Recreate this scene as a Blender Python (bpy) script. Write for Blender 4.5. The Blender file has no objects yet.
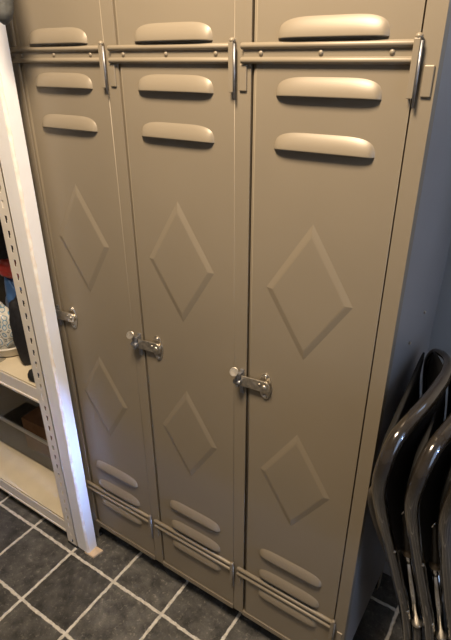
import bpy, bmesh, math, random
from mathutils import Vector, Matrix
random.seed(4)
S = bpy.context.scene
C = S.collection
V = Vector

# ---------------------------------------------------------------- camera
YAW, PIT, ROL = math.radians(-33.589), math.radians(27.330), math.radians(-0.358)
CAM = V((1.0834, -0.8111, 1.5374))
fw = V((math.sin(YAW)*math.cos(PIT), math.cos(YAW)*math.cos(PIT), -math.sin(PIT)))
rt = V((math.cos(YAW), -math.sin(YAW), 0))
up = rt.cross(fw)
r2 = math.cos(ROL)*rt + math.sin(ROL)*up
u2 = -math.sin(ROL)*rt + math.cos(ROL)*up
cd = bpy.data.cameras.new('camera')
cam = bpy.data.objects.new('camera', cd); C.objects.link(cam)
cam.matrix_world = Matrix(((r2.x, u2.x, -fw.x, CAM.x), (r2.y, u2.y, -fw.y, CAM.y), (r2.z, u2.z, -fw.z, CAM.z), (0, 0, 0, 1)))
cd.sensor_fit = 'VERTICAL'; cd.sensor_height = 24.0; cd.lens = 512.5/640*24.0
cd.clip_start = 0.02
S.camera = cam

# ---------------------------------------------------------------- world, lights, exposure
S.view_settings.view_transform = 'Standard'
S.view_settings.look = 'None'
S.view_settings.exposure = 0.0
S.view_settings.gamma = 1.0
S.view_settings.use_curve_mapping = False
w = bpy.data.worlds.new('world'); S.world = w; w.use_nodes = True
w.node_tree.nodes['Background'].inputs[0].default_value = (0.50, 0.68, 1.0, 1)
w.node_tree.nodes['Background'].inputs[1].default_value = 3.2

def area(name, loc, target, size, size_y, power, col, spread=180):
    l = bpy.data.lights.new(name, 'AREA'); l.shape = 'RECTANGLE'
    l.size = size; l.size_y = size_y; l.energy = power; l.color = col
    l.spread = math.radians(spread)
    o = bpy.data.objects.new(name, l); C.objects.link(o)
    o.location = loc
    o.rotation_euler = (V(target)-V(loc)).to_track_quat('-Z', 'Y').to_euler()
    return o
area('ceiling_lamp_light', (0.62, -0.62, 2.36), (0.60, -0.45, 0), 0.34, 0.34, 45, (1.0, 0.80, 0.58))
area('window_daylight', (2.60, -0.24, 1.0), (0.0, -0.19, 0.46), 0.10, 0.46, 1.5, (0.25, 0.43, 1.0), 14)

# ---------------------------------------------------------------- materials
def mat(name, col, rough=0.5, metal=0.0, noise=0.0, nscale=20.0, bump=0.0, bscale=60.0, coat=0.0, trans=0.0, ior=1.45, alpha=1.0, col2=None, detail=4.0):
    m = bpy.data.materials.new(name); m.use_nodes = True
    nt = m.node_tree; b = nt.nodes['Principled BSDF']
    b.inputs['Base Color'].default_value = (*col, 1)
    b.inputs['Roughness'].default_value = rough
    b.inputs['Metallic'].default_value = metal
    b.inputs['Coat Weight'].default_value = coat
    b.inputs['Transmission Weight'].default_value = trans
    b.inputs['IOR'].default_value = ior
    b.inputs['Alpha'].default_value = alpha
    tc = nt.nodes.new('ShaderNodeTexCoord')
    if noise > 0 or col2:
        n = nt.nodes.new('ShaderNodeTexNoise'); n.inputs['Scale'].default_value = nscale; n.inputs['Detail'].default_value = detail
        nt.links.new(tc.outputs['Object'], n.inputs['Vector'])
        r = nt.nodes.new('ShaderNodeValToRGB')
        c2 = col2 if col2 else tuple(c*(1-noise) for c in col)
        c1 = col if col2 else tuple(min(1, c*(1+noise)) for c in col)
        r.color_ramp.elements[0].position = 0.35; r.color_ramp.elements[0].color = (*c2, 1)
        r.color_ramp.elements[1].position = 0.65; r.color_ramp.elements[1].color = (*c1, 1)
        nt.links.new(n.outputs['Fac'], r.inputs['Fac'])
        nt.links.new(r.outputs['Color'], b.inputs['Base Color'])
    if bump > 0:
        n2 = nt.nodes.new('ShaderNodeTexNoise'); n2.inputs['Scale'].default_value = bscale; n2.inputs['Detail'].default_value = 3
        nt.links.new(tc.outputs['Object'], n2.inputs['Vector'])
        bp = nt.nodes.new('ShaderNodeBump'); bp.inputs['Strength'].default_value = bump; bp.inputs['Distance'].default_value = 0.002
        nt.links.new(n2.outputs['Fac'], bp.inputs['Height'])
        nt.links.new(bp.outputs['Normal'], b.inputs['Normal'])
    return m

M = {}
M['locker'] = mat('locker_paint', (0.245, 0.205, 0.148), 0.40, 0.10, noise=0.04, nscale=3.0, bump=0.05, bscale=9.0)
M['slot_shade'] = mat('louver_inner_shade', (0.015, 0.013, 0.01), 0.9)  # shade inside the louvers, put into the colour
M['nickel'] = mat('worn_nickel', (0.58, 0.53, 0.45), 0.33, 0.9, noise=0.25, nscale=90, bump=0.15, bscale=200)
M['steel'] = mat('dark_steel', (0.34, 0.34, 0.35), 0.4, 0.8, noise=0.2, nscale=90)
M['rubber'] = mat('black_rubber', (0.012, 0.012, 0.012), 0.7)
M['wall'] = mat('wall_plaster', (0.42, 0.41, 0.40), 0.8, noise=0.05, nscale=4, bump=0.2, bscale=80)
M['ceiling'] = mat('ceiling_paint', (0.6, 0.56, 0.5), 0.9, noise=0.02)
M['post'] = mat('white_painted_wood', (0.88, 0.87, 0.87), 0.45, noise=0.03, nscale=8, bump=0.25, bscale=40)
M['chip'] = mat('worn_wood_edge', (0.90, 0.87, 0.80), 0.7, col2=(0.80, 0.70, 0.60), nscale=45)
M['rack'] = mat('cream_coated_metal', (0.76, 0.70, 0.61), 0.45, noise=0.05, nscale=10, bump=0.1)
M['board'] = mat('cream_shelf_board', (0.68, 0.59, 0.43), 0.6, noise=0.08, nscale=7, bump=0.1)
M['shim'] = mat('bare_wood_shim', (0.62, 0.47, 0.32), 0.7, noise=0.15, nscale=40)
M['clear'] = mat('clear_plastic', (0.86, 0.86, 0.84), 0.12, trans=0.9, ior=1.1, noise=0.02)
M['clear_rim'] = mat('milky_plastic', (0.62, 0.60, 0.55), 0.3, trans=0.3, noise=0.02)
M['card'] = mat('brown_cardboard', (0.24, 0.12, 0.055), 0.85, noise=0.12, nscale=25)
M['darkbag'] = mat('black_nylon', (0.012, 0.012, 0.015), 0.65, noise=0.3, nscale=60, bump=0.5, bscale=120)
M['red'] = mat('red_plastic', (0.55, 0.05, 0.035), 0.35, noise=0.05)
M['blue'] = mat('blue_plastic', (0.06, 0.15, 0.36), 0.35, noise=0.1)
M['tub'] = mat('white_plastic', (0.7, 0.66, 0.58), 0.35, noise=0.03)
M['label'] = mat('grey_card', (0.28, 0.25, 0.19), 0.6, noise=0.1)
M['cloth'] = mat('grey_cloth', (0.1, 0.1, 0.09), 0.7, noise=0.2, nscale=50, bump=0.5, bscale=150)
M['tube'] = mat('black_lacquered_tube', (0.032, 0.026, 0.020), 0.18, 0.35, noise=0.1, nscale=30, coat=1.0)
M['vinyl'] = mat('black_vinyl', (0.006, 0.0055, 0.005), 0.75, noise=0.2, nscale=20, bump=0.2, bscale=300)
M['seatedge'] = mat('dark_brown_shell', (0.05, 0.04, 0.028), 0.45, noise=0.2, nscale=20)
M['capmetal'] = mat('tan_metal_cap', (0.26, 0.20, 0.13), 0.35, 0.5, noise=0.1)
M['chrome'] = mat('chrome', (0.75, 0.75, 0.75), 0.12, 1.0, noise=0.03)

# locker side: same paint, glossier, with the cool daylight tint put into its colour
M['side'] = mat('locker_side_daylit', (0.27, 0.265, 0.27), 0.36, 0.1, noise=0.08, nscale=3.0, bump=0.1, bscale=12)

# printed carrier bag
def bag_mat():
    m = bpy.data.materials.new('printed_bag'); m.use_nodes = True
    nt = m.node_tree; b = nt.nodes['Principled BSDF']; b.inputs['Roughness'].default_value = 0.3
    tc = nt.nodes.new('ShaderNodeTexCoord')
    v = nt.nodes.new('ShaderNodeTexVoronoi'); v.inputs['Scale'].default_value = 38; v.feature = 'F1'
    nt.links.new(tc.outputs['Object'], v.inputs['Vector'])
    r = nt.nodes.new('ShaderNodeValToRGB'); r.color_ramp.interpolation = 'CONSTANT'
    e = r.color_ramp.elements
    e[0].position = 0.0; e[0].color = (0.62, 0.62, 0.58, 1)
    e[1].position = 0.30; e[1].color = (0.16, 0.30, 0.44, 1)
    n = e.new(0.40); n.color = (0.66, 0.64, 0.58, 1)
    n = e.new(0.62); n.color = (0.14, 0.16, 0.17, 1)
    n = e.new(0.68); n.color = (0.66, 0.64, 0.58, 1)
    nt.links.new(v.outputs['Distance'], r.inputs['Fac'])
    nt.links.new(r.outputs['Color'], b.inputs['Base Color'])
    return m
M['bag'] = bag_mat()

def floor_mat():
    m = bpy.data.materials.new('slate_tiles'); m.use_nodes = True
    nt = m.node_tree; L = nt.links; b = nt.nodes['Principled BSDF']
    tc = nt.nodes.new('ShaderNodeTexCoord')
    def math_(op, a, bb=None, c=None):
        n = nt.nodes.new('ShaderNodeMath'); n.operation = op
        for i, x in enumerate((a, bb, c)):
            if x is None: continue
            if isinstance(x, (int, float)): n.inputs[i].default_value = x
            else: L.new(x, n.inputs[i])
        return n.outputs[0]
    def noise(scale, detail=4, rough=0.6, vec=None):
        n = nt.nodes.new('ShaderNodeTexNoise'); n.inputs['Scale'].default_value = scale
        n.inputs['Detail'].default_value = detail; n.inputs['Roughness'].default_value = rough
        L.new(vec or tc.outputs['Object'], n.inputs['Vector']); return n
    sep = nt.nodes.new('ShaderNodeSeparateXYZ'); L.new(tc.outputs['Object'], sep.inputs[0])
    wob = math_('MULTIPLY', math_('SUBTRACT', noise(45, 3).outputs['Fac'], 0.5), 0.009)
    wob2 = math_('MULTIPLY', math_('SUBTRACT', noise(6, 1).outputs['Fac'], 0.5), 0.006)
    ww = math_('ADD', wob, wob2)
    P = 0.2025; PY = 0.2055
    fx = math_('DIVIDE', math_('ADD', math_('ADD', sep.outputs[0], 0.041 + 10*P), ww), P)
    fy = math_('DIVIDE', math_('ADD', math_('ADD', sep.outputs[1], 0.098 + 20*PY), ww), PY)
    dx = math_('MULTIPLY', math_('PINGPONG', fx, 0.5), P)
    dy = math_('MULTIPLY', math_('PINGPONG', fy, 0.5), PY)
    d = math_('MINIMUM', dx, dy)
    tile = nt.nodes.new('ShaderNodeMapRange'); tile.interpolation_type = 'SMOOTHSTEP'
    tile.inputs['From Min'].default_value = 0.0036; tile.inputs['From Max'].default_value = 0.0062
    L.new(d, tile.inputs['Value'])
    # per tile tone
    cell = nt.nodes.new('ShaderNodeCombineXYZ'); L.new(math_('FLOOR', fx), cell.inputs[0]); L.new(math_('FLOOR', fy), cell.inputs[1])
    wn = nt.nodes.new('ShaderNodeTexWhiteNoise'); L.new(cell.outputs[0], wn.inputs['Vector'])
    r1 = nt.nodes.new('ShaderNodeValToRGB')
    r1.color_ramp.elements[0].position = 0.33; r1.color_ramp.elements[0].color = (0.026, 0.025, 0.023, 1)
    r1.color_ramp.elements[1].position = 0.72; r1.color_ramp.elements[1].color = (0.15, 0.14, 0.122, 1)
    L.new(noise(17, 6, 0.7).outputs['Fac'], r1.inputs['Fac'])
    sp = nt.nodes.new('ShaderNodeValToRGB')
    sp.color_ramp.elements[0].position = 0.55; sp.color_ramp.elements[0].color = (0, 0, 0, 1)
    sp.color_ramp.elements[1].position = 0.80; sp.color_ramp.elements[1].color = (0.30, 0.27, 0.22, 1)
    L.new(noise(70, 5, 0.75).outputs['Fac'], sp.inputs['Fac'])
    add = nt.nodes.new('ShaderNodeMixRGB'); add.blend_type = 'ADD'; add.inputs[0].default_value = 0.9
    L.new(r1.outputs['Color'], add.inputs[1]); L.new(sp.outputs['Color'], add.inputs[2])
    tone = nt.nodes.new('ShaderNodeMixRGB'); tone.blend_type = 'MULTIPLY'; tone.inputs[0].default_value = 1
    tv = math_('MULTIPLY_ADD', wn.outputs['Value'], 0.45, 0.75)
    L.new(add.outputs[0], tone.inputs[1]); L.new(tv, tone.inputs[2])
    gr = nt.nodes.new('ShaderNodeValToRGB')
    gr.color_ramp.elements[0].position = 0.3; gr.color_ramp.elements[0].color = (0.48, 0.44, 0.37, 1)
    gr.color_ramp.elements[1].position = 0.65; gr.color_ramp.elements[1].color = (0.76, 0.71, 0.62, 1)
    L.new(noise(60, 3).outputs['Fac'], gr.inputs['Fac'])
    mx = nt.nodes.new('ShaderNodeMixRGB'); L.new(tile.outputs[0], mx.inputs[0])
    L.new(gr.outputs['Color'], mx.inputs[1]); L.new(tone.outputs[0], mx.inputs[2])
    L.new(mx.outputs[0], b.inputs['Base Color'])
    b.inputs['Roughness'].default_value = 0.5
    h = math_('ADD', math_('MULTIPLY', noise(30, 6, 0.7).outputs['Fac'], 0.5), tile.outputs[0])
    bp = nt.nodes.new('ShaderNodeBump'); bp.inputs['Strength'].default_value = 0.7; bp.inputs['Distance'].default_value = 0.004
    L.new(h, bp.inputs['Height']); L.new(bp.outputs['Normal'], b.inputs['Normal'])
    return m
M['floor'] = floor_mat()

# ---------------------------------------------------------------- mesh helpers
def obj(name, bm, m, parent=None, smooth=False, bevel=0.0, seg=2):
    me = bpy.data.meshes.new(name)
    bmesh.ops.recalc_face_normals(bm, faces=bm.faces)
    bm.to_mesh(me); bm.free()
    ms = m if isinstance(m, (list, tuple)) else [m]
    for x in ms: me.materials.append(x)
    if smooth:
        for p in me.polygons: p.use_smooth = True
    o = bpy.data.objects.new(name, me); C.objects.link(o)
    if parent: o.parent = parent
    if bevel > 0:
        b = o.modifiers.new('bevel', 'BEVEL'); b.width = bevel; b.segments = seg; b.limit_method = 'ANGLE'; b.angle_limit = math.radians(35)
    return o

def thing(name, loc, label, cat, group=None):
    o = bpy.data.objects.new(name, None); C.objects.link(o); o.location = loc
    o.empty_display_size = 0.05
    o['label'] = label; o['category'] = cat
    if group: o['group'] = group
    return o

def tag(o, label, cat, group=None):
    o['label'] = label; o['category'] = cat
    if group: o['group'] = group
    return o

def struct(name, bm, m, **k):
    o = obj(name, bm, m, **k); o['kind'] = 'structure'; return o

def box(bm, a, b, mi=0):
    (x0, y0, z0), (x1, y1, z1) = a, b
    vs = [bm.verts.new(p) for p in ((x0,y0,z0),(x1,y0,z0),(x1,y1,z0),(x0,y1,z0),(x0,y0,z1),(x1,y0,z1),(x1,y1,z1),(x0,y1,z1))]
    for f in ((0,3,2,1),(4,5,6,7),(0,1,5,4),(1,2,6,5),(2,3,7,6),(3,0,4,7)):
        fc = bm.faces.new([vs[i] for i in f]); fc.material_index = mi
    return vs

def cyl(bm, p0, p1, r0, r1=None, n=16, mi=0, caps=True):
    r1 = r0 if r1 is None else r1
    p0, p1 = V(p0), V(p1); d = (p1-p0).normalized()
    a = d.orthogonal().normalized(); b = d.cross(a)
    A = [bm.verts.new(p0+r0*(math.cos(t)*a+math.sin(t)*b)) for t in [2*math.pi*i/n for i in range(n)]]
    B = [bm.verts.new(p1+r1*(math.cos(t)*a+math.sin(t)*b)) for t in [2*math.pi*i/n for i in range(n)]]
    for i in range(n):
        f = bm.faces.new((A[i], A[(i+1)%n], B[(i+1)%n], B[i])); f.material_index = mi; f.smooth = True
    if caps:
        bm.faces.new(A[::-1]).material_index = mi; bm.faces.new(B).material_index = mi

def catmull(pts, sub=8):
    P = [V(p) for p in pts]; P = [2*P[0]-P[1]] + P + [2*P[-1]-P[-2]]
    out = []
    for i in range(1, len(P)-2):
        for s in range(sub):
            t = s/sub
            out.append(0.5*((2*P[i]) + (P[i+1]-P[i-1])*t + (2*P[i-1]-5*P[i]+4*P[i+1]-P[i+2])*t*t + (3*P[i]-P[i-1]-3*P[i+1]+P[i+2])*t**3))
    out.append(P[-2]); return out

def tube(bm, pts, r, n=14, sub=8, mi=0, rr=None, smooth_path=True):
    """tube of radius r (or function of 0..1) along pts"""
    path = catmull(pts, sub) if smooth_path else [V(p) for p in pts]
    N = len(path); prev = None; rings = []
    for i, p in enumerate(path):
        d = (path[min(i+1, N-1)]-path[max(i-1, 0)]).normalized()
        a = d.orthogonal().normalized() if prev is None else (prev-d*prev.dot(d)).normalized()
        prev = a; b = d.cross(a)
        rad = rr(i/(N-1)) if rr else r
        rings.append([bm.verts.new(p+rad*(math.cos(2*math.pi*k/n)*a+math.sin(2*math.pi*k/n)*b)) for k in range(n)])
    for i in range(N-1):
        for k in range(n):
            f = bm.faces.new((rings[i][k], rings[i][(k+1)%n], rings[i+1][(k+1)%n], rings[i+1][k])); f.smooth = True; f.material_index = mi
    bm.faces.new(rings[0][::-1]).material_index = mi; bm.faces.new(rings[-1]).material_index = mi
    return path

def sphere(bm, c, r, sc=(1,1,1), mi=0, u=16, v=10):
    res = bmesh.ops.create_uvsphere(bm, u_segments=u, v_segments=v, radius=r, matrix=Matrix.Translation(c) @ Matrix.Diagonal((*sc, 1)))
    for vv in res['verts']:
        for f in vv.link_faces: f.smooth = True; f.material_index = mi

def prism(bm, poly, y0, y1, mi=0):
    """poly in (x,z), extruded along y"""
    A = [bm.verts.new((x, y0, z)) for x, z in poly]; B = [bm.verts.new((x, y1, z)) for x, z in poly]
    n = len(poly)
    bm.faces.new(A).material_index = mi; bm.faces.new(B[::-1]).material_index = mi
    for i in range(n):
        bm.faces.new((A[i], B[i], B[(i+1)%n], A[(i+1)%n])).material_index = mi

# ---------------------------------------------------------------- the room
X0, X1, Y0, Y1, ZC = -1.7, 2.7, -2.6, 0.42, 2.5
def slab(name, a, b, m):
    bm = bmesh.new(); box(bm, a, b); return struct(name, bm, m)
slab('floor', (X0-.1, Y0-.1, -0.05), (X1+.1, Y1+.1, 0), M['floor'])
slab('ceiling', (X0-.1, Y0-.1, ZC), (X1+.1, Y1+.1, ZC+.05), M['ceiling'])
BX0, BX1, BZ0, BZ1 = 1.20, 1.46, 1.42, 1.86      # small high window in the back wall, right of the frame
bm = bmesh.new()
box(bm, (X0-.1, Y1, 0), (BX0, Y1+.1, ZC)); box(bm, (BX1, Y1, 0), (X1+.1, Y1+.1, ZC))
box(bm, (BX0, Y1, 0), (BX1, Y1+.1, BZ0)); box(bm, (BX0, Y1, BZ1), (BX1, Y1+.1, ZC))
struct('wall_back', bm, M['wall'])
bm = bmesh.new()
for a, b in (((BX0, Y1+.03, BZ0), (BX0+.02, Y1+.07, BZ1)), ((BX1-.02, Y1+.03, BZ0), (BX1, Y1+.07, BZ1)), ((BX0+.02, Y1+.03, BZ0), (BX1-.02, Y1+.07, BZ0+.02)), ((BX0+.02, Y1+.03, BZ1-.02), (BX1-.02, Y1+.07, BZ1))):
    box(bm, a, b)
struct('window_2', bm, M['post'])
slab('wall_left', (X0-.1, Y0, 0), (X0, Y1, ZC), M['wall'])
slab('wall_front', (X0-.1, Y0-.1, 0), (X1+.1, Y0, ZC), M['wall'])
# right wall with a glazed opening for the daylight
bm = bmesh.new()
WY0, WY1, WZ0, WZ1 = -1.25, -0.15, 0.78, 2.25
box(bm, (X1, Y0, 0), (X1+.1, WY0, ZC)); box(bm, (X1, WY1, 0), (X1+.1, Y1, ZC))
box(bm, (X1, WY0, 0), (X1+.1, WY1, WZ0)); box(bm, (X1, WY0, WZ1), (X1+.1, WY1, ZC))
struct('wall_right', bm, M['wall'])
bm = bmesh.new()
for a, b in (((X1+.03, WY0, WZ0), (X1+.07, WY0+.05, WZ1)), ((X1+.03, WY1-.05, WZ0), (X1+.07, WY1, WZ1)),
             ((X1+.03, WY0+.05, WZ0), (X1+.07, WY1-.05, WZ0+.05)), ((X1+.03, WY0+.05, WZ1-.05), (X1+.07, WY1-.05, WZ1))):
    box(bm, a, b)
struct('window_1', bm, M['post'])

# ---------------------------------------------------------------- the locker
DW, P, G = 0.2684, 0.30, 0.0316      # door width, pitch, stile
XL, XR = -0.029, 0.897
DEP = 0.375; HT = 1.80; FB = 0.080; DB, DT = 0.097, 1.735
lk = thing('locker', (0.434, 0.19, 0), 'tall greige metal locker with three narrow doors standing on the slate tiles', 'locker')
def lchild(name, bm, m, parent=lk, **k):
    # vertices are given in world space
    off = V(lk.location)
    for v in bm.verts: v.co -= off
    return obj(name, bm, m, parent, **k)

bm = bmesh.new()
T = 0.0012
for a, b in ((XL, 0.0), (DW, P), (P+DW, 2*P), (2*P+DW, XR)):
    box(bm, (a, -0.0022, FB), (b, 0.022, HT))
for i in range(3):
    box(bm, (i*P+0.001, -0.0055, FB), (i*P+DW-0.001, 0.022, DB))
    box(bm, (i*P, -0.0022, DT), (i*P+DW, 0.022, HT))
lchild('front_frame', bm, M['locker'], bevel=0.0004, seg=2)
bm = bmesh.new(); box(bm, (XR-0.002, 0.022, FB), (XR, DEP, HT)); 
sp_ = lchild('side_panel', bm, M['side'])
for y, z in ((0.228, 1.053), (0.134, 1.023)):
    bm = bmesh.new()
    cyl(bm, (XR, y, z), (XR+0.004, y, z), 0.004, 0.0025, n=10)
    lchild('screw', bm, M['nickel'], parent=sp_)
bm = bmesh.new(); box(bm, (XL, 0.022, FB), (XL+0.002, DEP, HT)); lchild('side_panel', bm, M['locker'])
bm = bmesh.new(); box(bm, (XL+0.002, DEP-0.002, FB), (XR-0.002, DEP, HT)); lchild('back_panel', bm, M['locker'])
bm = bmesh.new(); box(bm, (XL, 0.022, HT-0.003), (XR, DEP, HT)); lchild('top_panel', bm, M['locker'])
bm = bmesh.new(); box(bm, (XL+0.002, 0.022, FB), (XR-0.002, DEP-0.002, FB+0.003)); lchild('bottom_panel', bm, M['locker'])
for x, s in ((XL, 1), (XR, -1)):
    for y, t in ((0.0, 1), (DEP, -1)):
        bm = bmesh.new()
        poly = [(x, 0.004), (x+s*0.022, 0.004)]
        for k in range(7):
            a = math.pi/2*k/6
            poly.append((x+s*(0.022+0.05*(1-math.cos(a))), 0.012+(FB-0.012)*math.sin(a)))
        poly.append((x, FB))
        prism(bm, poly, y, y+t*0.003)
        box(bm, (min(x, x+s*0.003), min(y, y+t*0.03), 0.004), (max(x, x+s*0.003), max(y, y+t*0.03), FB))
        ft = lchild('foot', bm, M['locker'])
        bm = bmesh.new(); cyl(bm, (x+s*0.013, y+t*0.014, 0), (x+s*0.013, y+t*0.014, 0.012), 0.011, 0.009)
        lchild('rubber_glide', bm, M['rubber'], parent=ft)

YF = -0.0025     # door face
def door_bm(x0):
    bm = bmesh.new()
    gl, gr = (0.0028 if x0 < 0.1 else 0.0016 if x0 < 0.5 else 0.003), (0.0024 if x0 > 0.5 else 0.0001)
    a, b = x0+gl, x0+DW-gr
    s = 0.013 if x0 < 0.1 else 0.0075
    # pan with rolled left edge: profile in x/y, extruded in z
    prof = [(a, 0.016), (a, 0.0018), (a+0.002, -0.0002), (a+0.006, -0.0013), (a+s-0.003, -0.0022), (a+s, YF), (b-0.0008, YF), (b-0.0004, YF+0.0003), (b, YF+0.001), (b, 0.016)]
    A = [bm.verts.new((x, y, DB+0.003)) for x, y in prof]; B = [bm.verts.new((x, y, DT-0.003)) for x, y in prof]
    n = len(prof)
    bm.faces.new(A); bm.faces.new(B[::-1])
    for i in range(n):
        f = bm.faces.new((A[i], B[i], B[(i+1)%n], A[(i+1)%n]))
        f.smooth = i in (1, 2, 3, 4, 6, 7)
    # embossed diamonds: raised lozenges with a soft sloping rim
    cx = x0 + 0.131
    for zc, hh in ((1.136, 0.137), (0.668, 0.139)):
        hw = 0.087
        rings = []
        for k, yy in ((1.03, YF+0.0002), (1.0, YF-0.0003), (0.97, YF-0.0009), (0.88, YF-0.0026), (0.84, YF-0.0031), (0.81, YF-0.0032)):
            rings.append([bm.verts.new(p) for p in ((cx-hw*k, yy, zc), (cx, yy, zc-hh*k), (cx+hw*k, yy, zc), (cx, yy, zc+hh*k))])
        for j in range(len(rings)-1):
            for i in range(4):
                bm.faces.new((rings[j][i], rings[j][(i+1)%4], rings[j+1][(i+1)%4], rings[j+1][i]))
        bm.faces.new(rings[-1])
    return bm

def louver_bm(cx, zb, hw=0.088, h=0.030, D=0.0105):
    bm = bmesh.new(); NU, NV = 28, 8
    grid = []
    for i in range(NU+1):
        u = -1+2*i/NU; u = math.copysign(abs(u)**0.75, u)
        e = max(0.0, 1-abs(u)**7)**0.5
        er = max(0.0, 1-abs(u)**5)**0.55
        col = []
        for j in range(NV+1):
            v = j/NV
            z = zb + h*v*(0.35+0.65*er if v > 0 else 1)
            prof = math.cos(v*math.pi/2)**0.8 if v < 1 else 0
            col.append(bm.verts.new((cx+hw*u, YF-D*e*prof+0.0003, z)))
        grid.append(col)
    for i in range(NU):
        for j in range(NV):
            f = bm.faces.new((grid[i][j], grid[i+1][j], grid[i+1][j+1], grid[i][j+1])); f.smooth = True
    # near-black face under the hood, painted as the shade inside; slightly recessed
    base = [bm.verts.new((g[0].co.x, YF+0.0003, zb+0.001)) for g in grid]
    lip = [bm.verts.new((g[0].co.x, g[0].co.y+0.0008, zb+0.001)) for g in grid]
    for i in range(NU):
        f = bm.faces.new((lip[i], lip[i+1], base[i+1], base[i])); f.material_index = 1
        f = bm.faces.new((grid[i][0], grid[i+1][0], lip[i+1], lip[i]))
    return bm

def strap_bm(x0, zt):
    bm = bmesh.new(); a, b = x0-0.016, x0+DW-0.005
    z1 = zt-0.0055; z2 = zt-0.0265
    box(bm, (a+0.003, YF-0.003, zt-0.031), (b, YF+0.0002, zt-0.002))
    for z in (z1, z2):
        N = 10; ra = []; rb = []
        for k in range(N+1):
            t = math.pi*k/N
            y = YF-0.0025-0.0065*math.sin(t); zz = z+0.0052*math.cos(t)
            ra.append(bm.verts.new((a, y, zz))); rb.append(bm.verts.new((b, y, zz)))
        for k in range(N):
            bm.faces.new((ra[k], rb[k], rb[k+1], ra[k+1])).smooth = True
        bm.faces.new(ra); bm.faces.new(rb[::-1])
    return bm

def hasp(x0, parent):
    zc = 0.9055; x0 = x0+0.005
    bm = bmesh.new()
    # fixing plate on the door with two eared ends
    poly = []
    cx = x0+0.044
    for k in range(40):
        t = 2*math.pi*k/40
        r = 0.0165+0.0125*abs(math.sin(t))**5
        poly.append((cx+r*math.cos(t), zc-0.001+r*1.15*math.sin(t)))
    prism(bm, poly, YF-0.0025, YF)
    h = lchild('hasp', bm, M['nickel'], parent=parent, bevel=0.0006)
    kids = []
    bm = bmesh.new()
    poly = [(x0-0.012, zc-0.0145)]
    for k in range(13):
        t = -math.pi/2+math.pi*k/12
        poly.append((x0+0.046+0.0135*math.cos(t), zc+0.0025+0.0135*math.sin(t)))
    poly.append((x0-0.012, zc+0.0115))
    prism(bm, poly, YF-0.0115, YF-0.0075)
    cyl(bm, (cx, YF-0.0015, zc), (cx, YF-0.009, zc), 0.010)
    kids.append(lchild('hasp_arm', bm, M['nickel'], parent=parent, bevel=0.001))
    for dx, dz, r, yy in ((0.046, 0.002, 0.0058, YF-0.0115), (0.034, 0.005, 0.0036, YF-0.0115), (0.044, 0.0245, 0.0048, YF-0.003), (0.044, -0.0265, 0.0052, YF-0.003)):
        bm = bmesh.new()
        sphere(bm, (x0+dx, yy, zc+dz), r, (1, 0.6, 1))
        lchild('rivet', bm, M['nickel'], parent=parent)
    # staple on the stile with the swivel lever and its round thumb disc
    bm = bmesh.new()
    box(bm, (x0-0.019, YF-0.003, zc-0.040), (x0-0.010, 0.0, zc+0.022))
    box(bm, (x0-0.020, YF-0.022, zc-0.014), (x0-0.013, YF-0.003, zc+0.016))
    tube(bm, [(x0-0.015, YF-0.014, zc+0.008), (x0-0.016, YF-0.020, zc+0.018), (x0-0.018, YF-0.0255, zc+0.025)], 0.0035, n=10, sub=4)
    cyl(bm, (x0-0.025, YF-0.018, zc-0.002), (x0-0.008, YF-0.018, zc-0.002), 0.0062, n=14)
    st = lchild('staple', bm, M['steel'], parent=parent, bevel=0.0008)
    bm = bmesh.new()
    c = V((x0-0.019, YF-0.028, zc+0.028)); d = V((0.25, -0.80, 0.55)).normalized()
    cyl(bm, c-d*0.0015, c+d*0.0015, 0.0098, n=24)
    lchild('thumb_disc', bm, M['nickel'], parent=parent, bevel=0.0006)

for i in range(3):
    x0 = i*P
    d = lchild('door', door_bm(x0), M['locker'])
    cx = x0+0.1365
    for zb in (1.559, 1.477, 1.394, 0.376, 0.296, 0.216):
        lchild('louver', louver_bm(cx, zb), [M['locker'], M['slot_shade']], parent=d)
    for zt in (1.556, 0.2795):
        s = lchild('strap', strap_bm(x0, zt), M['locker'], parent=d, bevel=0.0004)
        for fx in (0.02, 0.124, 0.232):
            bm = bmesh.new()
            sphere(bm, (x0+fx, YF-0.003, zt-0.016), 0.0042, (1, 0.75, 1), u=12, v=8)
            lchild('strap_rivet', bm, M['locker'], parent=d)
        # hinge knuckle with its pin
        hx = x0+DW+0.0015
        bm = bmesh.new()
        box(bm, (hx-0.0085, YF-0.0105, zt-0.075), (hx+0.0005, YF-0.001, zt+0.001))
        sphere(bm, (hx-0.003, YF-0.006, zt+0.003), 0.0055, (1, 1, 0.8), u=12, v=8)
        lchild('hinge', bm, M['locker'], parent=d, bevel=0.001)
        bm = bmesh.new()
        cyl(bm, (hx+0.0022, YF-0.0075, zt-0.086), (hx+0.0022, YF-0.0075, zt-0.002), 0.0019, n=10)
        lchild('hinge_pin', bm, M['steel'], parent=d)
        bm = bmesh.new()
        px = x0+DW+0.010
        box(bm, (px, -0.0058, zt-0.073), (px+0.0145, -0.002, zt-0.032))
        lchild('hinge_leaf', bm, M['locker'], bevel=0.0016)
    hasp(x0, d)

# ---------------------------------------------------------------- white post on its wooden shim
PX0, PX1, PY0, PY1 = -0.033, 0.018, -0.072, -0.033
bm = bmesh.new(); box(bm, (PX0, PY0, 0.006), (PX1-0.004, PY1, 2.5))
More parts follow.
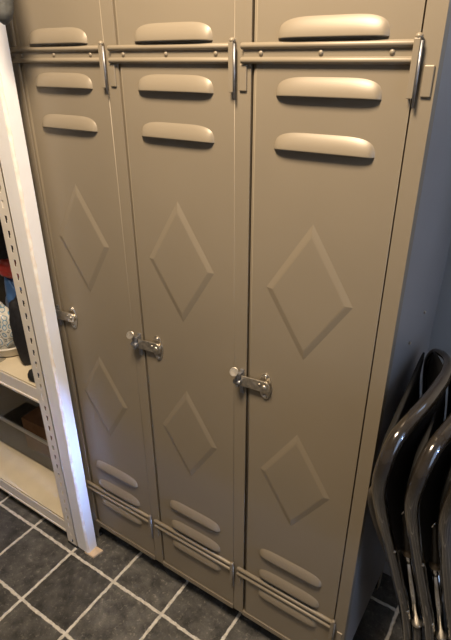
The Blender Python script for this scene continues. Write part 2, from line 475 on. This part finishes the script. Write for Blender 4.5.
# right side layer keeps its own face, worn arris between the two
po = thing('timber_post', (-0.012, -0.052, 0), 'white painted timber post with worn edge, between storage rack and locker', 'post')
def pchild(name, bm, m, **k):
    for v in bm.verts: v.co -= V(po.location)
    return obj(name, bm, m, po, **k)
bm2 = bmesh.new()
prof = [(PX0, PY0), (PX1-0.006, PY0), (PX1-0.0065, PY0+0.0065), (PX1, PY0+0.006), (PX1, PY1), (PX0, PY1)]
A = [bm2.verts.new((x, y, 0.008)) for x, y in prof]; B = [bm2.verts.new((x, y, 2.499)) for x, y in prof]
bm2.faces.new(A[::-1]); bm2.faces.new(B)
for i in range(6): bm2.faces.new((A[i], A[(i+1)%6], B[(i+1)%6], B[i]))
bm.free()
pchild('post_body', bm2, M['post'])
bm = bmesh.new()
N = 150; pr = []
for i in range(N+1):
    z = 0.008+2.49*i/N
    j = 0.0011*math.sin(i*1.7)+0.0009*random.uniform(-1, 1)
    pr.append([bm.verts.new(p) for p in ((PX1-0.0060+j, PY0-0.0003, z), (PX1-0.0035, PY0+0.001, z), (PX1-0.0002, PY0+0.0045, z), (PX1+0.0003, PY0+0.0065+j, z), (PX1-0.0055, PY0+0.0055, z))])
for i in range(N):
    for k in range(5):
        bm.faces.new((pr[i][k], pr[i][(k+1)%5], pr[i+1][(k+1)%5], pr[i+1][k]))
bm.faces.new(pr[0]); bm.faces.new(pr[-1][::-1])
pchild('worn_edge', bm, M['chip'])
bm = bmesh.new()
poly = [(0.000, -0.074), (0.041, -0.073), (0.050, -0.034), (-0.01, -0.036)]
A = [bm.verts.new((x, y, 0)) for x, y in poly]; B = [bm.verts.new((x, y, 0.008)) for x, y in poly]
bm.faces.new(A[::-1]); bm.faces.new(B)
for i in range(4): bm.faces.new((A[i], A[(i+1)%4], B[(i+1)%4], B[i]))
tag(obj('wood_shim', bm, M['shim'], bevel=0.001), 'small bare wood shim on the tiles under the white post', 'shim')

# ---------------------------------------------------------------- storage rack
RX0, RX1 = -0.98, -0.0345; RY0, RY1 = -0.0745, 0.33
rk = thing('storage_rack', (-0.5, 0.12, 0), 'cream metal storage rack with perforated upright and boards, left of the white post', 'shelf')
def rchild(name, bm, m, parent=rk, **k):
    for v in bm.verts: v.co -= V(rk.location)
    return obj(name, bm, m, parent, **k)

def upright(xe, sx, ye, sy):
    """slotted angle: corner at (xe,ye); front leg runs along x by sx, side leg along y by sy; real holes in the front leg"""
    W = 0.046; H = 0.0385; t = 0.0018; top = 2.2
    bm = bmesh.new()
    nz = int(top/H)
    hx0 = 0.0170; hw = 0.0105; hh = 0.020
    # front leg around each slot
    for i in range(nz):
        z0 = i*H+0.004; zc = z0+H/2
        xa, xb, xc, xd = xe, xe+sx*hx0, xe+sx*(hx0+hw), xe+sx*W
        y0, y1 = ye, ye+sy*t
        def bb(p, q, za, zb):
            box(bm, (min(p, q), min(y0, y1), za), (max(p, q), max(y0, y1), zb))
        bb(xa, xb, z0, z0+H); bb(xc, xd, z0, z0+H)
        bb(xb, xc, z0, zc-hh/2); bb(xb, xc, zc+hh/2, z0+H)
        # key-shaped shoulder: slot narrows at its lower half
        bb(xb, xb+sx*0.0028, zc-hh/2, zc-0.001)
    box(bm, (min(xe, xe+sx*t) if sx > 0 else xe-t, min(ye, ye+sy*W), 0.004), (max(xe, xe+sx*t) if sx > 0 else xe, max(ye, ye+sy*W), nz*H+0.004))
    bmesh.ops.remove_doubles(bm, verts=bm.verts, dist=1e-6)
    return bm
for xe, sx in ((RX1, -1), (RX0, 1)):
    for ye, sy in ((RY0, 1), (RY1, -1)):
        u = rchild('upright', upright(xe, sx, ye, sy), M['rack'])
        bm = bmesh.new(); box(bm, (min(xe+sx*-0.001, xe+sx*0.047), min(ye-sy*0.001, ye+sy*0.035), 0), (max(xe+sx*-0.001, xe+sx*0.047), max(ye-sy*0.001, ye+sy*0.035), 0.012))
        rchild('foot_cap', bm, M['rubber'], parent=u)
for zt in (0.108, 0.663, 1.25, 1.85):
    bm = bmesh.new()
    for y, s in ((RY0+0.002, 1), (RY1-0.002, -1)):
        # stepped beam: tall face plus small inner ledge
        a, b = sorted((y, y+s*0.003)); box(bm, (RX0+0.002, a, zt-0.058), (RX1-0.002, b, zt-0.004))
        a, b = sorted((y+s*0.003, y+s*0.020)); box(bm, (RX0+0.002, a, zt-0.022), (RX1-0.002, b, zt-0.018))
        a, b = sorted((y-s*0.003, y)); box(bm, (RX0+0.05, a, zt-0.054), (RX1-0.05, b, zt-0.046))
    for x in (RX0+0.002, RX1-0.005):
        box(bm, (x, RY0+0.005, zt-0.058), (x+0.003, RY1-0.005, zt-0.018))
    rchild('shelf_beam', bm, M['rack'], bevel=0.0008)
    bm = bmesh.new(); box(bm, (RX0+0.006, RY0+0.0075, zt-0.017), (RX1-0.006, RY1-0.007, zt-0.001))
    rchild('shelf_board', bm, M['board'], bevel=0.001)

# things on the rack -------------------------------------------------
ZU, ZL = 0.662, 0.107
# clear bin with cardboard inside on the lower board
bx = thing('storage_bin', (-0.52, 0.18, ZL), 'clear plastic storage bin on the lower board of the cream rack', 'storage box')
def bchild(name, bm, m, **k):
    return obj(name, bm, m, bx, **k)
bm = bmesh.new()
hx, hy, H = 0.265, 0.125, 0.165
def taper(z, k): f = 1-0.06*(1-z/H); return [(sx*(hx*f-k), sy*(hy*f-k), z) for sx, sy in ((-1,-1),(1,-1),(1,1),(-1,1))]
o0 = [bm.verts.new(p) for p in taper(0, 0)]; o1 = [bm.verts.new(p) for p in taper(H, 0)]
i0 = [bm.verts.new((p[0], p[1], 0.003)) for p in taper(0, 0.002)]; i1 = [bm.verts.new(p) for p in taper(H, 0.002)]
bm.faces.new(o0[::-1]); bm.faces.new(i0)
for i in range(4):
    j = (i+1) % 4
    bm.faces.new((o0[i], o0[j], o1[j], o1[i])); bm.faces.new((i0[j], i0[i], i1[i], i1[j])); bm.faces.new((o1[i], o1[j], i1[j], i1[i]))
bchild('bin_body', bm, M['clear'], bevel=0.0008)
bm = bmesh.new()
for a, b in (((-hx-.008, -hy-.008, H-0.012), (hx+.008, -hy, H+0.003)), ((-hx-.008, hy, H-0.012), (hx+.008, hy+.008, H+0.003)),
             ((-hx-.008, -hy, H-0.012), (-hx, hy, H+0.003)), ((hx, -hy, H-0.012), (hx+.008, hy, H+0.003))):
    box(bm, a, b)
bchild('bin_rim', bm, M['clear_rim'], bevel=0.002)
def cardbox(x, y, z, sx, sy, sz, rot, label, m):
    bm = bmesh.new(); t = 0.003
    box(bm, (-sx, -sy, 0), (sx, sy, t)); box(bm, (-sx, -sy, t), (-sx+t, sy, sz)); box(bm, (sx-t, -sy, t), (sx, sy, sz))
    box(bm, (-sx+t, -sy, t), (sx-t, -sy+t, sz)); box(bm, (-sx+t, sy-t, t), (sx-t, sy, sz))
    # folded flaps
    box(bm, (-sx+t, -sy+t, sz-0.004), (sx-t, -0.002, sz-0.001)); box(bm, (-sx+t, 0.002, sz-0.004), (sx-t, sy-t, sz-0.001))
    o = obj('cardboard_box', bm, m, bevel=0.0006); o.location = (x, y, z); o.rotation_euler = (0, 0, rot)
    return tag(o, label, 'box')
cardbox(-0.40, 0.195, ZL+0.004, 0.105, 0.09, 0.15, 0.05, 'brown cardboard box with folded flaps inside the clear bin', M['card'])
# tub with printed bag
tb = thing('plastic_tub', (-0.36, 0.045, ZU), 'shallow round white plastic tub on the upper board of the rack', 'tub')
bm = bmesh.new(); prof = [(0.0, 0.0), (0.075, 0.0), (0.088, 0.012), (0.094, 0.035), (0.098, 0.036), (0.097, 0.04), (0.091, 0.04), (0.084, 0.014), (0.07, 0.004), (0, 0.004)]
n = 36; rings = [[bm.verts.new((r*math.cos(2*math.pi*k/n), r*math.sin(2*math.pi*k/n), z)) for k in range(n)] if r > 0 else [bm.verts.new((0, 0, z))] for r, z in prof]
for i in range(len(prof)-1):
    a, b = rings[i], rings[i+1]
    for k in range(n):
        k2 = (k+1) % n
        if len(a) == 1: f = bm.faces.new((a[0], b[k], b[k2]))
        elif len(b) == 1: f = bm.faces.new((a[k2], a[k], b[0]))
        else: f = bm.faces.new((a[k], a[k2], b[k2], b[k]))
        f.smooth = True
obj('tub_body', bm, M['tub'], tb)
def lump(name, loc, sc, m, label, cat, seed=1, amp=0.12, rot=0, freq=3, flat=0.0):
    bm = bmesh.new(); rnd = random.Random(seed)
    bmesh.ops.create_icosphere(bm, subdivisions=4, radius=1)
    ph = [rnd.uniform(0, 6) for _ in range(9)]
    for v in bm.verts:
        p = v.co.normalized()
        d = 1+amp*(math.sin(freq*2*p.x+ph[0]+2*p.z)+0.7*math.sin(freq*3.1*p.y+ph[1]+p.x*3)+0.5*math.sin(freq*4.3*p.z+ph[2]+4*p.y)+0.35*math.sin(freq*8*p.x+6*p.z+ph[3]))
        q = V((p.x*d*sc[0], p.y*d*sc[1], p.z*d*sc[2]))
        q.x = math.copysign(abs(q.x/sc[0])**0.8*sc[0], q.x); q.y = math.copysign(abs(q.y/sc[1])**0.8*sc[1], q.y)
        q.z = max(q.z, -sc[2]*0.85)+sc[2]*0.85
        v.co = q
    for f in bm.faces: f.smooth = True
    o = obj(name, bm, m); o.location = loc; o.rotation_euler = (0, 0, rot)
    return tag(o, label, cat)
lump('printed_bag', (-0.352, 0.018, ZU+0.006), (0.062, 0.036, 0.092), M['bag'], 'white plastic bag printed with blue and black symbols, in the round tub', 'bag', 3, 0.07)
lump('blue_bundle', (-0.352, 0.095, ZU+0.006), (0.048, 0.026, 0.128), M['blue'], 'blue plastic bundle behind the printed white bag', 'bundle', 8, 0.10)
lump('red_plastic_piece', (-0.345, 0.092, ZU+0.242), (0.045, 0.026, 0.030), M['red'], 'red plastic piece above the blue bundle on the rack', 'plastic piece', 5, 0.10)
lump('dark_backpack', (-0.62, 0.24, ZU), (0.15, 0.07, 0.24), M['darkbag'], 'large black nylon bag at the back of the upper board', 'bag', 6, 0.04)
lump('black_pouch', (-0.215, 0.03, ZU), (0.036, 0.055, 0.13), M['darkbag'], 'tall narrow black pouch standing beside the printed bag', 'pouch', 9, 0.05)
lump('rubber_ball', (-0.118, -0.045, ZU), (0.020, 0.020, 0.022), M['rubber'], 'small black rubber ball at the front edge of the upper board', 'ball', 2, 0.02)
bm = bmesh.new(); box(bm, (-0.035, -0.012, 0), (0.035, 0.012, 0.0025))
o = tag(obj('card_tag', bm, M['label'], bevel=0.0005), 'small grey card lying flat on the upper board', 'card'); o.location = (-0.335, -0.035, ZU); o.rotation_euler = (0, 0, 0.15)

# ---------------------------------------------------------------- folded chairs beside the locker
G_CH = 'folded chairs standing on edge beside the locker'
def make_chair():
    t = thing('folding_chair', (1.0, 0.12, 0), 'folded black tubular chair nearest the locker', 'chair', G_CH)
    def ch(name, bm, m, parent=t, **k):
        for v in bm.verts: v.co -= V((1.0, 0.12, 0))
        return obj(name, bm, m, parent, **k)
    near = [(1.052, 0.125, 0.014), (1.035, 0.095, 0.20), (1.01, 0.05, 0.385), (0.986, 0.022, 0.5), (0.963, -0.03, 0.65), (0.949, -0.087, 0.78), (0.942, -0.121, 0.87),
            (0.947, -0.136, 0.94), (0.953, -0.115, 0.98), (0.963, -0.076, 0.995), (0.973, -0.02, 1.0), (0.978, 0.05, 0.994), (0.979, 0.11, 0.991), (0.972, 0.16, 0.99), (0.953, 0.2, 0.982),
            (0.933, 0.225, 0.967), (0.922, 0.24, 0.936), (0.923, 0.247, 0.893), (0.930, 0.25, 0.839), (0.950, 0.265, 0.65), (0.985, 0.285, 0.385), (1.03, 0.315, 0.014)]
    bm = bmesh.new(); tube(bm, near, 0.0130, n=18, sub=8, rr=lambda s: 0.013-0.0055*min(1, max(0, (s-0.54)/0.10))+0.003*min(1, max(0, (s-0.86)/0.1)))
    fr = ch('back_frame', bm, M['tube'])
    for p, q in (((1.052, 0.125, 0.0), (1.048, 0.118, 0.045)), ((1.03, 0.315, 0.0), (1.027, 0.313, 0.045))):
        bm = bmesh.new(); cyl(bm, p, q, 0.0165, 0.0150, n=18); ch('rubber_foot', bm, M['rubber'], parent=fr)
    bm = bmesh.new()
    for c in ((1.010, 0.050, 0.385), (0.966, -0.024, 0.638)):
        bm = bmesh.new()
        sphere(bm, V(c)+V((0.75, -0.65, 0.1)).normalized()*0.0115, 0.004, (1, 1, 1), u=12, v=8)
        ch('bolt', bm, M['nickel'], parent=fr)
    # panels stretched between the two uprights (ruled from near tube to far tube)
    NEAR = [(0.986, 0.022, 0.10), (0.986, 0.022, 0.5), (0.963, -0.03, 0.65), (0.949, -0.087, 0.78), (0.942, -0.121, 0.87), (0.947, -0.128, 0.94), (0.955, -0.10, 0.985)]
    NEAR[0] = (1.043, 0.11, 0.10)
    NEAR.insert(1, (1.01, 0.05, 0.385))
    FAR = [(1.018, 0.308, 0.10), (0.985, 0.285, 0.385), (0.950, 0.265, 0.65), (0.930, 0.25, 0.839), (0.922, 0.244, 0.90), (0.926, 0.232, 0.985)]
    def at(L, z):
        for p, q in zip(L, L[1:]):
            if z <= q[2] or q is L[-1]:
                t = (z-p[2])/(q[2]-p[2]); return V(p).lerp(V(q), t)
    def panel(z0, z1, th, inset, off, bow, corner=0.12, NY=16, NZ=14):
        bm = bmesh.new(); F = []; Bk = []
        for i in range(NY+1):
            rf, rb = [], []
            for j in range(NZ+1):
                a, b = i/NY, j/NZ
                ex = abs(2*a-1)**6; ez = abs(2*b-1)**6
                a2 = 0.5+(a-0.5)*(1-corner*ez); b2 = 0.5+(b-0.5)*(1-corner*0.6*ex)
                z = z0+(z1-z0)*b2
                n_, f_ = at(NEAR, z), at(FAR, z)
                p = n_.lerp(f_, inset+(1-2*inset)*a2)
                p.x += off+bow*math.sin(math.pi*a)
                h = th*(1-0.7*max(ex, ez))/2
                rf.append(bm.verts.new((p.x-h, p.y, z))); rb.append(bm.verts.new((p.x+h, p.y, z)))
            F.append(rf); Bk.append(rb)
        for i in range(NY):
            for j in range(NZ):
                bm.faces.new((F[i][j], F[i][j+1], F[i+1][j+1], F[i+1][j])).smooth = True
                bm.faces.new((Bk[i][j], Bk[i+1][j], Bk[i+1][j+1], Bk[i][j+1])).smooth = True
        for i in range(NY):
            bm.faces.new((F[i][0], F[i+1][0], Bk[i+1][0], Bk[i][0])); bm.faces.new((F[i+1][NZ], F[i][NZ], Bk[i][NZ], Bk[i+1][NZ]))
        for j in range(NZ):
            bm.faces.new((F[0][j+1], F[0][j], Bk[0][j], Bk[0][j+1])); bm.faces.new((F[NY][j], F[NY][j+1], Bk[NY][j+1], Bk[NY][j]))
        return bm
    ch('dark_panel', panel(0.78, 0.968, 0.014, 0.03, -0.012, 0.0, 0.05), M['vinyl'])  # black panel added for the dark shape against the locker flank
    ch('backrest', panel(0.60, 0.984, 0.006, 0.0, 0.004, 0.044, 0.08), M['vinyl'])
    ch('seat', panel(0.16, 0.585, 0.016, 0.07, 0.0, 0.0), M['vinyl'])
    # flat arm that carries the seat
    bm = bmesh.new()
    tube(bm, [(0.9345, -0.098, 0.852), (0.928, -0.100, 0.832), (0.931, -0.086, 0.785), (0.944, -0.042, 0.685), (0.958, -0.004, 0.60), (0.984, 0.028, 0.505)], 0.0085, n=14, sub=6,
         rr=lambda s: 0.0085 if s > 0.08 else 0.004+0.056*s)
    ch('seat_arm', bm, M['seatedge'])
    # rear leg: bracket, chrome strut, collar, lower tube
    bm = bmesh.new()
    tube(bm, [(0.977, -0.030, 0.755), (0.985, -0.004, 0.68), (0.993, 0.020, 0.605)], 0.009, n=12, sub=5, rr=lambda s: 0.006+0.005*s)
    rl = ch('rear_leg_bracket', bm, M['seatedge'])
    bm = bmesh.new(); sphere(bm, (0.995, 0.014, 0.604), 0.0135, (1, 1, 0.9)); ch('pivot_cap', bm, M['capmetal'], parent=rl)
    bm = bmesh.new(); c = V((0.994, 0.018, 0.600)); d = (V((1.06, -0.75, 1.45))-c).normalized()
    sphere(bm, c+d*0.0105+V((0, 0, -0.006)), 0.0045, (1, 1, 1), u=12, v=8)
    ch('pivot_bolt', bm, M['chrome'], parent=rl)
    bm = bmesh.new(); tube(bm, [(0.9735, -0.0385, 0.752), (0.980, -0.034, 0.764)], 0.0026, n=8, sub=2)
    ch('bracket_pin', bm, M['chrome'], parent=rl)
    bm = bmesh.new(); cyl(bm, (0.996, 0.022, 0.585), (1.044, 0.066, 0.33), 0.0082, n=16)
    cyl(bm, (0.995, 0.020, 0.592), (0.999, 0.0245, 0.565), 0.0095, 0.008, n=16)
    ch('chrome_strut', bm, M['chrome'], parent=rl)
    bm = bmesh.new(); tube(bm, [(1.044, 0.066, 0.334), (1.062, 0.088, 0.20), (1.082, 0.118, 0.012)], 0.0105, n=16, sub=5)
    lg = ch('rear_leg', bm, M['tube'])
    bm = bmesh.new()
    dd = V((0.048, 0.044, -0.255)).normalized(); c = V((1.0435, 0.0655, 0.335))
    for i in range(16):
        a0, a1 = 2*math.pi*i/16, 2*math.pi*(i+1)/16
    tube(bm, [c-dd*0.004, c, c+dd*0.004], 0.0128, n=18, sub=3, rr=lambda s: 0.0105+0.0028*math.sin(math.pi*s))
    ch('collar', bm, M['nickel'], parent=lg)
    bm = bmesh.new(); cyl(bm, (1.082, 0.118, 0.0), (1.080, 0.115, 0.035), 0.0130, 0.0120, n=16); ch('rubber_foot', bm, M['rubber'], parent=lg)
    return t
chair = make_chair()
def dup(root, loc, label):
    r = root.copy(); C.objects.link(r); r.location = loc; r['label'] = label
    for c0 in list(root.children):
        if c0.name.startswith('seat_arm'): continue      # hidden inside the stack
        c = c0.copy(); C.objects.link(c); c.parent = r
        for g0 in list(c0.children):
            g = g0.copy(); C.objects.link(g); g.parent = c
    return r
dup(chair, (1.056, 0.12, 0), 'middle one of three folded black tubular chairs beside the locker')
dup(chair, (1.112, 0.12, 0), 'folded black tubular chair farthest from the locker, cut by the frame')

# grey cloth end hanging from the top of the post
bm = bmesh.new()
tube(bm, [(0.085, -0.085, 2.0), (0.088, -0.092, 1.85), (0.094, -0.092, 1.74), (0.098, -0.092, 1.66), (0.100, -0.092, 1.592)], 0.022, n=18, sub=8,
     rr=lambda s: (0.022+0.002*math.sin(9*s)) if s < 0.86 else 0.022*math.sqrt(max(0.03, 1-((s-0.86)/0.14)**2)))
tube(bm, [(0.085, -0.085, 1.995), (0.05, -0.082, 2.03), (0.012, -0.078, 2.02), (0.0, -0.0725, 2.0)], 0.006, n=10)
tag(obj('hanging_cloth', bm, M['cloth']), 'dark grey cloth end hanging in front of the white post top', 'cloth')
